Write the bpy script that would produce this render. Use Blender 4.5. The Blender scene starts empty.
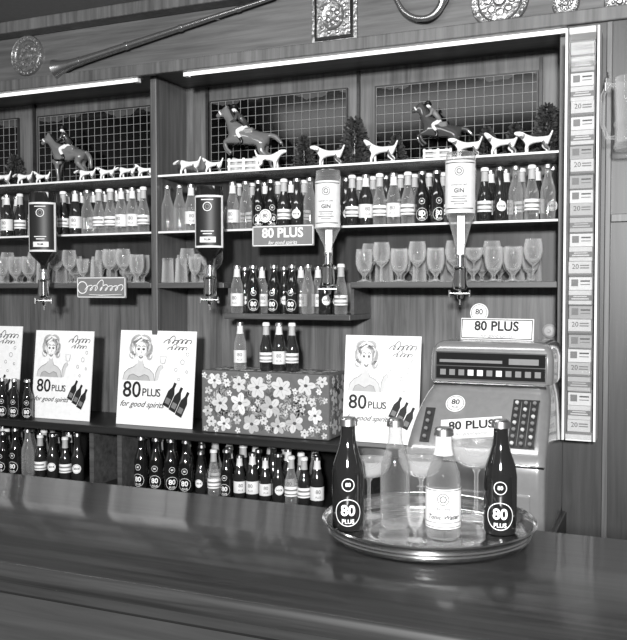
import bpy, bmesh, math, random
from math import sin, cos, pi, radians, atan
from mathutils import Vector, Matrix, Euler
random.seed(7)
S = bpy.context.scene
S.view_settings.view_transform = 'Standard'
COL = S.collection
# ---------------------------------------------------------------- camera
F = 850.0; YAW = radians(23); PITCH = atan(30/F); CZ = 1.46
cd = bpy.data.cameras.new('camera'); cam = bpy.data.objects.new('camera', cd); COL.objects.link(cam)
cd.sensor_fit = 'HORIZONTAL'; cd.sensor_width = 36; cd.lens = F/627*36
cam.location = (0, 0, CZ); cam.rotation_euler = (pi/2-PITCH, 0, YAW); S.camera = cam
RM = Euler((pi/2-PITCH, 0, YAW)).to_matrix()
def P(x, y, Y):
    d = RM @ Vector(((x-313.5)/F, (320-y)/F, -1)); t = Y/d.y
    return Vector((d.x*t, Y, CZ+d.z*t))
def PX(x, Y): return P(x, 290, Y).x
def PZ(x, y, Z):
    d = RM @ Vector(((x-313.5)/F, (320-y)/F, -1)); t = (Z-CZ)/d.z
    return Vector((d.x*t, d.y*t, Z))
# ---------------------------------------------------------------- materials
MATS = {}
def mat(name, g, rough=0.5, metal=0.0, coat=0.0, emit=0.0, bump=0, bscale=50, spec=0.5):
    if name in MATS: return MATS[name]
    m = bpy.data.materials.new(name); m.use_nodes = True
    nt = m.node_tree; b = nt.nodes['Principled BSDF']
    b.inputs['Roughness'].default_value = rough; b.inputs['Metallic'].default_value = metal
    b.inputs['Coat Weight'].default_value = coat
    b.inputs['Specular IOR Level'].default_value = spec
    if emit:
        b.inputs['Emission Color'].default_value = (1, 1, 1, 1); b.inputs['Emission Strength'].default_value = emit
    tc = nt.nodes.new('ShaderNodeTexCoord'); n = nt.nodes.new('ShaderNodeTexNoise')
    n.inputs['Scale'].default_value = bscale; nt.links.new(tc.outputs['Object'], n.inputs['Vector'])
    r = nt.nodes.new('ShaderNodeMapRange'); r.inputs['To Min'].default_value = g*0.88; r.inputs['To Max'].default_value = min(1, g*1.12)
    nt.links.new(n.outputs['Fac'], r.inputs['Value']); nt.links.new(r.outputs['Result'], b.inputs['Base Color'])
    if bump:
        bp = nt.nodes.new('ShaderNodeBump'); bp.inputs['Strength'].default_value = bump; bp.inputs['Distance'].default_value = 0.01
        nt.links.new(n.outputs['Fac'], bp.inputs['Height']); nt.links.new(bp.outputs['Normal'], b.inputs['Normal'])
    MATS[name] = m; return m
def wood(name, lo, hi, axis='Z', rough=0.45, coat=0.0, scale=1.0, fine=14.0, crough=.1):
    m = bpy.data.materials.new(name); m.use_nodes = True; nt = m.node_tree; b = nt.nodes['Principled BSDF']
    tc = nt.nodes.new('ShaderNodeTexCoord'); mp = nt.nodes.new('ShaderNodeMapping')
    sc = {'Z': (fine, fine, 0.7), 'X': (0.7, fine, fine), 'Y': (fine, 0.7, fine)}[axis]
    mp.inputs['Scale'].default_value = [s*scale for s in sc]
    n = nt.nodes.new('ShaderNodeTexNoise'); n.inputs['Scale'].default_value = 3; n.inputs['Detail'].default_value = 7
    n.inputs['Roughness'].default_value = 0.65; n.inputs['Distortion'].default_value = 0.4
    n2 = nt.nodes.new('ShaderNodeTexNoise'); n2.inputs['Scale'].default_value = 1.7
    nt.links.new(tc.outputs['Object'], mp.inputs['Vector']); nt.links.new(mp.outputs['Vector'], n.inputs['Vector'])
    nt.links.new(tc.outputs['Object'], n2.inputs['Vector'])
    a = nt.nodes.new('ShaderNodeMath'); a.operation = 'MULTIPLY_ADD'; a.inputs[1].default_value = 0.35
    nt.links.new(n2.outputs['Fac'], a.inputs[0]); nt.links.new(n.outputs['Fac'], a.inputs[2])
    cr = nt.nodes.new('ShaderNodeValToRGB'); cr.color_ramp.elements[0].position = 0.48; cr.color_ramp.elements[1].position = 0.86
    cr.color_ramp.elements[0].color = (lo, lo, lo, 1); cr.color_ramp.elements[1].color = (hi, hi, hi, 1)
    nt.links.new(a.outputs[0], cr.inputs['Fac']); nt.links.new(cr.outputs['Color'], b.inputs['Base Color'])
    b.inputs['Roughness'].default_value = rough; b.inputs['Coat Weight'].default_value = coat; b.inputs['Coat Roughness'].default_value = crough
    MATS[name] = m; return m
def glassy(name, body=0.6, tr=0.93, blend=0.3, rough=0.05, minf=0.06, maxf=0.85, powr=1.0):
    m = bpy.data.materials.new(name); m.use_nodes = True; nt = m.node_tree
    out = nt.nodes['Material Output']; b = nt.nodes['Principled BSDF']
    b.inputs['Base Color'].default_value = (body, body, body, 1); b.inputs['Roughness'].default_value = rough
    b.inputs['Specular IOR Level'].default_value = 1.0; b.inputs['Coat Weight'].default_value = 1.0; b.inputs['Coat Roughness'].default_value = 0.03
    t = nt.nodes.new('ShaderNodeBsdfTransparent'); t.inputs['Color'].default_value = (tr, tr, tr, 1)
    lw = nt.nodes.new('ShaderNodeLayerWeight'); lw.inputs['Blend'].default_value = blend
    pw = nt.nodes.new('ShaderNodeMath'); pw.operation = 'POWER'; pw.inputs[1].default_value = powr; nt.links.new(lw.outputs['Facing'], pw.inputs[0])
    r = nt.nodes.new('ShaderNodeMapRange'); r.inputs['To Min'].default_value = minf; r.inputs['To Max'].default_value = maxf
    nt.links.new(pw.outputs[0], r.inputs['Value'])
    mx = nt.nodes.new('ShaderNodeMixShader'); nt.links.new(r.outputs['Result'], mx.inputs['Fac'])
    nt.links.new(t.outputs[0], mx.inputs[1]); nt.links.new(b.outputs[0], mx.inputs[2]); nt.links.new(mx.outputs[0], out.inputs['Surface'])
    MATS[name] = m; return m
M_panel = wood('wood_panel', 0.05, 0.16, 'Z', 0.42)
M_fascia = wood('wood_fascia', 0.05, 0.12, 'X', 0.42)
M_frame = wood('wood_frame', 0.05, 0.13, 'Z', 0.4)
M_dark = wood('wood_dark', 0.008, 0.024, 'X', 0.4)
M_shelf = wood('wood_shelf', 0.04, 0.10, 'X', 0.4)
M_shade = wood('shelf_shade_tone', 0.018, 0.05, 'Z', 0.4)  # darkened tone that puts the shade inside the shelf bays into colour
M_bar = wood('bar_top_wood', 0.008, 0.036, 'X', 0.45, 0.5, 1.0, 30, .12)
M_barf = wood('bar_front_wood', 0.015, 0.035, 'X', 0.5)
M_part = wood('partition_wood', 0.018, 0.045, 'Z', 0.4)
M_ceil = mat('ceiling_paint', 0.20, 0.8); M_floor = wood('floor_boards', 0.02, 0.05, 'Y', 0.6)
M_white = mat('white_card', 0.80, 0.6); M_ink = mat('black_ink', 0.012, 0.5); M_grey = mat('grey_print', 0.17, 0.6)
M_lgrey = mat('light_grey_print', 0.40, 0.6); M_paper = mat('label_paper', 0.68, 0.6); M_faint = mat('faint_grey_print', .56, .6)
M_chrome = mat('chrome', 0.9, 0.12, 1.0); M_steel = mat('brushed_metal', 0.7, 0.30, 1.0); M_tray = mat('tray_metal', 0.92, 0.14, 1.0)
M_brass = mat('cast_brass', 0.34, 0.32, 0.85, bump=0.5, bscale=60)
M_black = mat('black_glass', 0.010, 0.05, spec=1.0); M_blackp = mat('black_enamel', 0.008, 0.25)
M_brown = mat('brown_glass', 0.02, 0.07, spec=1.0)
M_cloth = mat('grey_cloth', 0.12, 0.9, bump=0.3, bscale=40)
M_glass = glassy('clear_glass', 0.88, 0.97, 0.42, 0.04, 0.05, 1.0, 1.45)
M_glassb = glassy('clear_bottle_glass', 0.62, 0.88, 0.5, 0.05, 0.10, 0.9, 1.6)
M_tglass = glassy('tray_glass', 0.75, 0.98, 0.40, 0.03, 0.035, 0.95, 1.6)
M_tbottle = glassy('tray_bottle_glass', 0.45, 0.88, 0.42, 0.03, 0.06, 0.85, 1.4)
M_liq = glassy('pale_drink', 0.62, 0.82, 0.4, 0.1, 0.30, 0.7)
M_shglass = glassy('shelf_glass', 0.6, 0.85, 0.5, 0.05, 0.15)
M_edge = mat('polished_glass_edge', 0.75, 0.2); M_tube = mat('fluorescent_glow', 0.9, 0.5, emit=1.0)
M_porc = mat('white_porcelain', 0.78, 0.16, coat=0.6); M_hbrown = mat('brown_porcelain', 0.055, 0.12, coat=1.0)
M_hmid = mat('chestnut_porcelain', 0.14, 0.15, coat=0.8)
M_leaf = mat('dark_foliage', 0.05, 0.6); M_reg = mat('register_enamel', 0.34, 0.2, 0.5, coat=0.6); M_regd = mat('register_dark', 0.03, 0.2, coat=.5)
M_key = mat('key_white', 0.5, 0.3); M_clear_front = glassy('acrylic_front', 0.6, 0.90, 0.3, 0.05, 0.06)
M_pkt = mat('packet_card', 0.50, 0.6)
def patchy(name):
    m = bpy.data.materials.new(name); m.use_nodes = True; nt = m.node_tree; b = nt.nodes['Principled BSDF']
    tc = nt.nodes.new('ShaderNodeTexCoord'); n = nt.nodes.new('ShaderNodeTexNoise'); n.inputs['Scale'].default_value = 22; n.inputs['Detail'].default_value = 0
    cr = nt.nodes.new('ShaderNodeValToRGB'); cr.color_ramp.interpolation = 'CONSTANT'
    cr.color_ramp.elements[0].color = (0.80,)*3+(1,); cr.color_ramp.elements[1].position = 0.62; cr.color_ramp.elements[1].color = (0.14,)*3+(1,)
    nt.links.new(tc.outputs['Object'], n.inputs['Vector']); nt.links.new(n.outputs['Fac'], cr.inputs['Fac']); nt.links.new(cr.outputs['Color'], b.inputs['Base Color'])
    b.inputs['Roughness'].default_value = 0.2; b.inputs['Coat Weight'].default_value = 0.5
    return m
M_dog = patchy('patched_porcelain')
def mural_mat(name):
    m = bpy.data.materials.new(name); m.use_nodes = True; nt = m.node_tree; b = nt.nodes['Principled BSDF']
    tc = nt.nodes.new('ShaderNodeTexCoord'); sp = nt.nodes.new('ShaderNodeSeparateXYZ'); nt.links.new(tc.outputs['Object'], sp.inputs[0])
    cx = nt.nodes.new('ShaderNodeCombineXYZ'); nt.links.new(sp.outputs['X'], cx.inputs['X'])
    n = nt.nodes.new('ShaderNodeTexNoise'); n.inputs['Scale'].default_value = 5.0; n.inputs['Detail'].default_value = 6; nt.links.new(cx.outputs[0], n.inputs['Vector'])
    a = nt.nodes.new('ShaderNodeMath'); a.operation = 'MULTIPLY_ADD'; a.inputs[1].default_value = 0.24; a.inputs[2].default_value = 0.19
    nt.links.new(n.outputs['Fac'], a.inputs[0])
    g = nt.nodes.new('ShaderNodeMath'); g.operation = 'GREATER_THAN'; nt.links.new(sp.outputs['Z'], g.inputs[0]); nt.links.new(a.outputs[0], g.inputs[1])
    mx = nt.nodes.new('ShaderNodeMapRange'); mx.inputs['To Min'].default_value = 0.002; mx.inputs['To Max'].default_value = 0.05  # paler part above the ragged edge is a reflection put into the colour
    nt.links.new(g.outputs[0], mx.inputs['Value']); nt.links.new(mx.outputs[0], b.inputs['Base Color'])
    b.inputs['Roughness'].default_value = 0.12; b.inputs['Specular IOR Level'].default_value = .2
    return m
M_mural = mural_mat('mural_with_reflection'); M_wire = mat('pale_lattice_wire', 0.30, 0.5)
# ---------------------------------------------------------------- mesh builder
TC = {}
def text_geo(body, size, shear, bold):
    k = (body, size, shear, bold)
    if k in TC: return TC[k]
    c = bpy.data.curves.new('t', 'FONT'); c.body = body; c.size = size; c.shear = shear; c.offset = bold*size
    c.align_x = 'CENTER'; c.align_y = 'CENTER'; c.resolution_u = 3
    o = bpy.data.objects.new('t', c); COL.objects.link(o)
    dg = bpy.context.evaluated_depsgraph_get(); me = bpy.data.meshes.new_from_object(o.evaluated_get(dg))
    r = ([(v.co.x, v.co.y) for v in me.vertices], [tuple(p.vertices) for p in me.polygons])
    bpy.data.objects.remove(o); bpy.data.meshes.remove(me); TC[k] = r; return r
class MB:
    def __init__(s): s.v = []; s.f = []; s.m = []
    def add(s, vs, fs, mi=0, M=None):
        o = len(s.v)
        s.v += [tuple(M @ Vector(p)) if M is not None else tuple(p) for p in vs]
        s.f += [tuple(i+o for i in f) for f in fs]; s.m += [mi]*len(fs); return s
    def box(s, x0, x1, y0, y1, z0, z1, mi=0, M=None):
        vs = [(x, y, z) for z in (z0, z1) for y in (y0, y1) for x in (x0, x1)]
        return s.add(vs, [(0,2,3,1),(4,5,7,6),(0,1,5,4),(2,6,7,3),(0,4,6,2),(1,3,7,5)], mi, M)
    def lathe(s, prof, n=20, mi=0, M=None, sy=1.0):
        vs = []; rings = []; fs = []
        for r, z in prof:
            if r <= 1e-6: rings.append([len(vs)]); vs.append((0, 0, z))
            else:
                rings.append(list(range(len(vs), len(vs)+n)))
                vs += [(r*cos(2*pi*i/n), sy*r*sin(2*pi*i/n), z) for i in range(n)]
        for a, b in zip(rings, rings[1:]):
            for i in range(n):
                j = (i+1) % n
                if len(a) == 1 and len(b) == 1: continue
                if len(a) == 1: fs.append((a[0], b[j], b[i]))
                elif len(b) == 1: fs.append((a[i], a[j], b[0]))
                else: fs.append((a[i], a[j], b[j], b[i]))
        return s.add(vs, fs, mi, M)
    def tube(s, pts, rad, n=10, mi=0, M=None, closed_ends=True):
        pts = [Vector(p) for p in pts]; vs = []; fs = []
        if not hasattr(rad, '__len__'): rad = [rad]*len(pts)
        up = Vector((0.13, 1, 0.07)).normalized()
        for k, p in enumerate(pts):
            d = (pts[min(k+1, len(pts)-1)]-pts[max(k-1, 0)]).normalized()
            a = d.cross(up).normalized(); b = d.cross(a)
            vs += [tuple(p+rad[k]*(cos(2*pi*i/n)*a+sin(2*pi*i/n)*b)) for i in range(n)]
        for k in range(len(pts)-1):
            for i in range(n):
                j = (i+1) % n; fs.append((k*n+i, k*n+j, (k+1)*n+j, (k+1)*n+i))
        if closed_ends: fs.append(tuple(range(n))); fs.append(tuple(range((len(pts)-1)*n, len(pts)*n)))
        return s.add(vs, fs, mi, M)
    def poly(s, pts, y, mi=0, M=None):
        return s.add([(p[0], y, p[1]) for p in pts], [tuple(range(len(pts)))], mi, M)
    def ell(s, cx, cz, rx, rz, y, mi=0, M=None, rot=0, n=14):
        return s.poly([(cx+rx*cos(a)*cos(rot)-rz*sin(a)*sin(rot), cz+rx*cos(a)*sin(rot)+rz*sin(a)*cos(rot)) for a in [2*pi*i/n for i in range(n)]], y, mi, M)
    def ring(s, cx, cz, r, w, y, mi=0, M=None, n=20, wrap=None):
        vs = []; fs = []
        for i in range(n):
            a = 2*pi*i/n
            for q in (r, r-w): vs.append((cx+q*cos(a), y, cz+q*sin(a)))
        for i in range(n):
            j = (i+1) % n; fs.append((2*i, 2*j, 2*j+1, 2*i+1))
        if wrap: vs = [(wrap*sin(v[0]/wrap), -wrap*cos(v[0]/wrap), v[2]) for v in vs]
        return s.add(vs, fs, mi, M)
    def stroke(s, pts, w, y, mi=0, M=None):
        pts = [Vector((p[0], p[1])) for p in pts]; vs = []; fs = []
        for k, p in enumerate(pts):
            d = (pts[min(k+1, len(pts)-1)]-pts[max(k-1, 0)]); d = d.normalized() if d.length else Vector((1, 0))
            nn = Vector((-d.y, d.x))*w/2*(1 if 0 < k < len(pts)-1 else 0.4)
            vs += [(p.x+nn.x, y, p.y+nn.y), (p.x-nn.x, y, p.y-nn.y)]
        for k in range(len(pts)-1): fs.append((2*k, 2*k+1, 2*k+3, 2*k+2))
        return s.add(vs, fs, mi, M)
    def script(s, x0, x1, z, hgt, wd, y, mi=0, loops=7, seed=1):
        rr = random.Random(seed); n = loops*14; pts = []; amp = [rr.choice((.45, .5, 1.0, .55)) for _ in range(loops+1)]
        for i in range(n+1):
            t = i/n; ph = 2*pi*loops*t; a = amp[int(t*loops)]
            pts.append((x0+(x1-x0)*t-(x1-x0)/loops*.42*sin(ph+.5)+.25*hgt*.5*a*(1-cos(ph)), z+hgt*.5*a*(1-cos(ph))-hgt*.25))
        return s.stroke(pts, wd, y, mi)
    def text(s, body, size, x, z, y, mi=0, shear=0, bold=0, wrap=None, M=None, sx=1.0):
        vs, fs = text_geo(body, size, shear, bold)
        o = [((a*sx+x), y, b+z) for a, b in vs]
        if wrap: o = [(wrap*sin(v[0]/wrap), -wrap*cos(v[0]/wrap), v[2]) for v in o]
        return s.add(o, fs, mi, M)
    def band(s, r, z0, z1, a0=-pi, a1=pi, mi=0, n=24):
        vs = []; fs = []
        for i in range(n+1):
            a = a0+(a1-a0)*i/n
            vs += [(r*sin(a), -r*cos(a), z0), (r*sin(a), -r*cos(a), z1)]
        for i in range(n): fs.append((2*i, 2*i+2, 2*i+3, 2*i+1))
        return s.add(vs, fs, mi)
    def extr(s, prof, x0, x1, mi=0):
        n = len(prof); vs = [(x0, a, b) for a, b in prof]+[(x1, a, b) for a, b in prof]
        return s.add(vs, [tuple(range(n)), tuple(range(2*n-1, n-1, -1))]+[(i, i+n, (i+1) % n+n, (i+1) % n) for i in range(n)], mi)
    def loft(s, rows, mi=0):
        vs = []; fs = []; N = 24
        for z, y0, y1, x0, x1, c in rows:
            for cx, cy, a0 in ((x1-c, y1-c, 0), (x0+c, y1-c, 90), (x0+c, y0+c, 180), (x1-c, y0+c, 270)):
                for k in range(6):
                    a = radians(a0+18*k); vs.append((cx+c*cos(a), cy+c*sin(a), z))
        for r in range(len(rows)-1):
            for i in range(N):
                j = (i+1) % N; fs.append((r*N+i, r*N+j, (r+1)*N+j, (r+1)*N+i))
        fs.append(tuple(range(N-1, -1, -1))); fs.append(tuple(range((len(rows)-1)*N, len(rows)*N)))
        return s.add(vs, fs, mi)
    def mesh(s, name, mats, smooth=35):
        me = bpy.data.meshes.new(name); me.from_pydata(s.v, [], s.f); me.validate(clean_customdata=False)
        for m in mats: me.materials.append(m)
        if len(me.polygons) == len(s.m): me.polygons.foreach_set('material_index', s.m)
        me.update()
        if smooth:
            me.polygons.foreach_set('use_smooth', [True]*len(me.polygons)); me.set_sharp_from_angle(angle=radians(smooth))
        return me
    def obj(s, name, mats, loc=(0, 0, 0), parent=None, label=None, cat=None, group=None, kind=None, smooth=35, bevel=0):
        me = s.mesh(name, mats, smooth)
        return mkobj(name, me, loc, parent, label, cat, group, kind, bevel)
def mkobj(name, me, loc=(0, 0, 0), parent=None, label=None, cat=None, group=None, kind=None, bevel=0):
    o = bpy.data.objects.new(name, me); COL.objects.link(o); o.location = loc
    if parent: o.parent = parent
    if label: o['label'] = label
    if cat: o['category'] = cat
    if group: o['group'] = group
    if kind: o['kind'] = kind
    if bevel:
        b = o.modifiers.new('bevel', 'BEVEL'); b.width = bevel; b.segments = 4 if bevel > .01 else 2; b.limit_method = 'ANGLE'; b.angle_limit = radians(40)
    return o
def empty(name, loc, label, cat, group=None):
    o = mkobj(name, None, loc, None, label, cat, group); o.empty_display_size = 0.05; return o
def dup(root, loc, rot=0, label=None, group=None, scale=None):
    c = root.copy(); COL.objects.link(c); c.location = loc
    c.rotation_euler = (0, 0, rot)
    if scale: c.scale = (scale,)*3
    if label: c['label'] = label
    if group: c['group'] = group
    for ch in root.children:
        k = ch.copy(); k.parent = c; COL.objects.link(k)
    return c
def structure(name, x0, x1, y0, y1, z0, z1, m, bevel=0):
    return MB().box(x0, x1, y0, y1, z0, z1).obj(name, [m], kind='structure', smooth=0, bevel=bevel)
def skin(verts, edges, radii, sub=1):
    me = bpy.data.meshes.new('sk'); me.from_pydata(verts, edges, []); o = bpy.data.objects.new('sk', me); COL.objects.link(o)
    md = o.modifiers.new('s', 'SKIN'); md.use_smooth_shade = True
    for i, r in enumerate(radii):
        me.skin_vertices[0].data[i].radius = (r, r)
    me.skin_vertices[0].data[0].use_root = True
    ss = o.modifiers.new('u', 'SUBSURF'); ss.levels = sub; ss.render_levels = sub
    dg = bpy.context.evaluated_depsgraph_get(); r = bpy.data.meshes.new_from_object(o.evaluated_get(dg))
    bpy.data.objects.remove(o); r.polygons.foreach_set('use_smooth', [True]*len(r.polygons)); return r
# ---------------------------------------------------------------- levels
YF, YB = 3.05, 3.27
ZF, ZB_, ZC = 1.94, 1.705, 1.49
ZTOP = 2.35; CEIL = 2.62; ZBC = 0.89; ZBAR = 1.05
XL = -3.6; XR = 0.9
# ---------------------------------------------------------------- room shell
structure('wall_back', XL, XR, YB, YB+0.1, 0, CEIL, M_panel)
structure('floor', XL, XR+0.4, -1.5, YB+0.1, -0.05, 0, M_floor)
structure('ceiling', XL, XR+0.4, 0.6, YB+0.1, CEIL, CEIL+0.05, M_ceil)
structure('wall_left', XL-0.1, XL, 0.6, YB+0.1, 0, CEIL, M_panel)
structure('trim_1', XL, XR, 2.98, YB, ZTOP, CEIL, M_fascia)
structure('trim_2', XL, XR, 2.955, 2.98, ZTOP-0.012, ZTOP+0.035, M_frame, 0.004)
xd0 = PX(154, YF)
structure('trim_3', xd0, xd0+0.03, YF-0.02, YB, ZBC, ZTOP, M_frame, 0.003)
xr_ = PX(558, YF)
structure('trim_4', xr_, xr_+0.03, YF-0.02, YB, ZBC, ZTOP, M_frame, 0.003)
structure('wall_right', xr_+0.03, XR, 2.97, YB, 0, ZTOP, M_part)
structure('trim_5', XL, XR, 2.90, 2.98, CEIL-0.05, CEIL, M_frame, 0.006)
for nm, px, py in (('trim_6', 358, 72), ('trim_7', 539, 58), ('trim_8', 208, 88), ('trim_9', 36, 105)):
    x = PX(px, YB-0.01); structure(nm, x-0.006, x+0.006, YB-0.015, YB, ZF+0.02, P(px, py, YB).z, M_dark)
structure('shade_board_1', XL, xd0-.001, YB-.008, YB, ZC+.001, ZF-.009, M_shade); structure('shade_board_2', xd0+.031, xr_-.001, YB-.008, YB, ZC+.001, ZF-.009, M_shade)  # dark boards added as painted shade behind the bottles and glasses
# partition framing beside the packet column
xq = PX(604, 2.96); structure('trim_12', xq, xq+.018, 2.955, 2.97, 0, ZTOP-.015, M_frame, .002)
structure('trim_13', xq+.019, XR, 2.958, 2.97, P(612, 222, 2.96).z, P(612, 214, 2.96).z, M_frame, .002)
for xa, xb in ((XL+0.05, xd0-0.03), (PX(184, 2.98), PX(563, 2.96))):
    r = empty('strip_light', (0, 0, 0), 'long glowing fluorescent strip tube fixed under the wooden fascia', 'light', 'fluorescent strips')
    M = Matrix.Translation((xa, 2.995, ZTOP-0.018)) @ Matrix.Rotation(pi/2, 4, 'Y')
    L = xb-xa
    MB().lathe([(0, 0.02), (0.0075, 0.02), (0.0075, L-0.02), (0, L-0.02)], 12, 0, M).obj('fluorescent_tube', [M_tube], parent=r)
    MB().box(xa, xb, 2.985, 3.03, ZTOP-0.008, ZTOP).obj('lamp_housing', [M_lgrey], parent=r, smooth=0)
    MB().box(xa, xa+0.02, 2.984, 3.008, ZTOP-0.028, ZTOP-0.008).obj('tube_holder', [M_white], parent=r, smooth=0)
    MB().box(xb-0.02, xb, 2.984, 3.008, ZTOP-0.028, ZTOP-0.008).obj('tube_holder', [M_white], parent=r, smooth=0)
# ---------------------------------------------------------------- murals with lattice
def mural(px0, px1, pyl, label):
    Y = YB-0.012
    x0, x1 = PX(px0, Y), PX(px1, Y); zt = P((px0+px1)/2, pyl, Y).z; h = zt-ZF-0.02; w = x1-x0
    r = MB().box(0, w, 0, 0.010, 0, h).obj('mural_panel', [M_mural], (x0, Y, ZF+0.02), label=label, cat='wall picture', smooth=0)
    b = MB(); s = 0.036; t_ = .0012
    k = 0
    while k*s < w: b.box(k*s, k*s+t_, -0.003, -0.001, 0, h); k += 1
    k = 0
    while k*s < h: b.box(0, w, -0.0028, -0.0012, h-k*s-t_, h-k*s); k += 1
    b.obj('lattice', [M_wire], parent=r, smooth=0)
    b = MB(); t = 0.006
    b.box(-t, w+t, -0.006, 0.004, h, h+t).box(-t, 0, -0.006, 0.004, 0, h).box(w, w+t, -0.006, 0.004, 0, h)
    b.obj('picture_frame', [M_dark], parent=r, smooth=0)
mural(-60, 20, 123, 'dark painted panel under a pale square lattice, end of shelf')
mural(41, 152, 112, 'dark painted hunting landscape panel under pale square lattice')
mural(212, 346, 96, 'dark hilly landscape panel behind square lattice, beside leaping horse')
mural(376, 535, 80, 'wide dark landscape panel behind square lattice and figurines')
# ---------------------------------------------------------------- shelves
def gshelf(x0, x1, z, label):
    r = MB().box(x0, x1, YF-0.01, YB-0.017, z-0.007, z).obj('glass_shelf', [M_shglass], label=label, cat='shelf', group='glass shelves', smooth=0)
    MB().box(x0, x1, YF-0.012, YF-0.0095, z-0.0075, z+0.0003).obj('polished_edge', [M_edge], parent=r, smooth=0)
xa0, xa1 = XL, xd0-0.001; xb0, xb1 = xd0+0.031, xr_-0.001
gshelf(xa0, xa1, ZF, 'long clear glass shelf holding porcelain dogs and horse')
gshelf(xb0, xb1, ZF, 'long clear glass shelf holding porcelain hunt figurines')
gshelf(xa0, xa1, ZB_, 'clear glass shelf holding small mixer bottles')
gshelf(xb0, xb1, ZB_, 'clear glass shelf holding long row of mixer bottles')
def wshelf(x0, x1, z, label, y0=YF-0.02):
    return MB().box(x0, x1, y0, YB, z-0.022, z).obj('wooden_shelf', [M_shelf], label=label, cat='shelf', group='wooden shelves', smooth=0, bevel=0.003)
xm0, xm1 = PX(226, YF), PX(352, YF)
wshelf(xa0, xa1, ZC, 'plain wooden shelf carrying rows of stemmed glasses')
wshelf(xb0, xm0, ZC, 'short wooden shelf with glasses beside bottle display')
wshelf(xm1, xb1, ZC, 'wooden shelf with wine glasses beside tall dispenser')
ZM = P(290, 314, YF).z
wshelf(xm0, xm1, ZM, 'lowered wooden display shelf carrying small mixer bottles')
for x in (xm0-0.001, xm1-0.011):
    MB().box(x, x+0.012, YF+0.02, YB-.009, ZM+0.0005, ZC-0.0225).obj('shelf_upright', [M_shelf], label='short wooden upright joining two shelf levels', cat='shelf support', group='shelf uprights', smooth=0)
# ---------------------------------------------------------------- back counter & cabinet
xc1 = PX(428, 2.93)
MB().box(XL, xc1, 2.91, YB, ZBC-0.032, ZBC).obj('back_counter', [M_dark], label='dark wooden back counter holding show cards and covered box', cat='counter', smooth=0, bevel=0.004)
cab = empty('bottle_cabinet', (0, 0, 0), 'open dark wooden cabinet full of bottles under the back counter', 'cabinet')
ZLS = 0.625
MB().box(XL, xc1, 2.96, YB-0.02, ZLS-0.022, ZLS).obj('shelf_board', [M_dark], parent=cab, smooth=0)
MB().box(XL, xc1, YB-0.02, YB, 0.0, ZBC-0.033).obj('back_board', [M_blackp], parent=cab, smooth=0)
MB().box(XL, xc1, 2.98, 3.0, 0.0, ZLS-0.023).obj('lower_door_panel', [M_dark], parent=cab, smooth=0)
for px in (88, 116, 338):
    x = PX(px, 2.94); MB().box(x, x+0.022, 2.94, YB-0.021, ZLS+0.0005, ZBC-0.033).obj('divider', [M_shelf], parent=cab, smooth=0)
# ---------------------------------------------------------------- bar counter
bar = empty('bar_counter', (0, 0, 0), 'long polished dark wooden bar counter with moulded front edge', 'bar counter')
prof = [(1.0, ZBAR-0.036), (0.985, ZBAR-0.030), (0.980, ZBAR-0.018), (0.981, ZBAR-0.005), (0.984, ZBAR-.001), (.987, ZBAR), (1.472, ZBAR), (1.48, ZBAR-0.006), (1.48, ZBAR-0.03), (1.472, ZBAR-0.036)]
MB().extr(prof, -3.4, 1.2).obj('counter_top', [M_bar], parent=bar, smooth=40)
MB().extr([(1.03, ZBAR-0.037), (1.0, ZBAR-0.037), (0.998, ZBAR-0.05), (1.012, ZBAR-0.06), (1.03, ZBAR-0.062)], -3.4, 1.2).obj('edge_moulding', [M_dark], parent=bar, smooth=40)
MB().box(-3.4, 1.2, 1.03, 1.05, 0, ZBAR-0.037).obj('front_panel', [M_barf], parent=bar, smooth=0)
MB().box(-3.4, 1.2, 1.43, 1.45, 0, ZBAR-0.037).obj('rear_panel', [M_barf], parent=bar, smooth=0)
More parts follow.
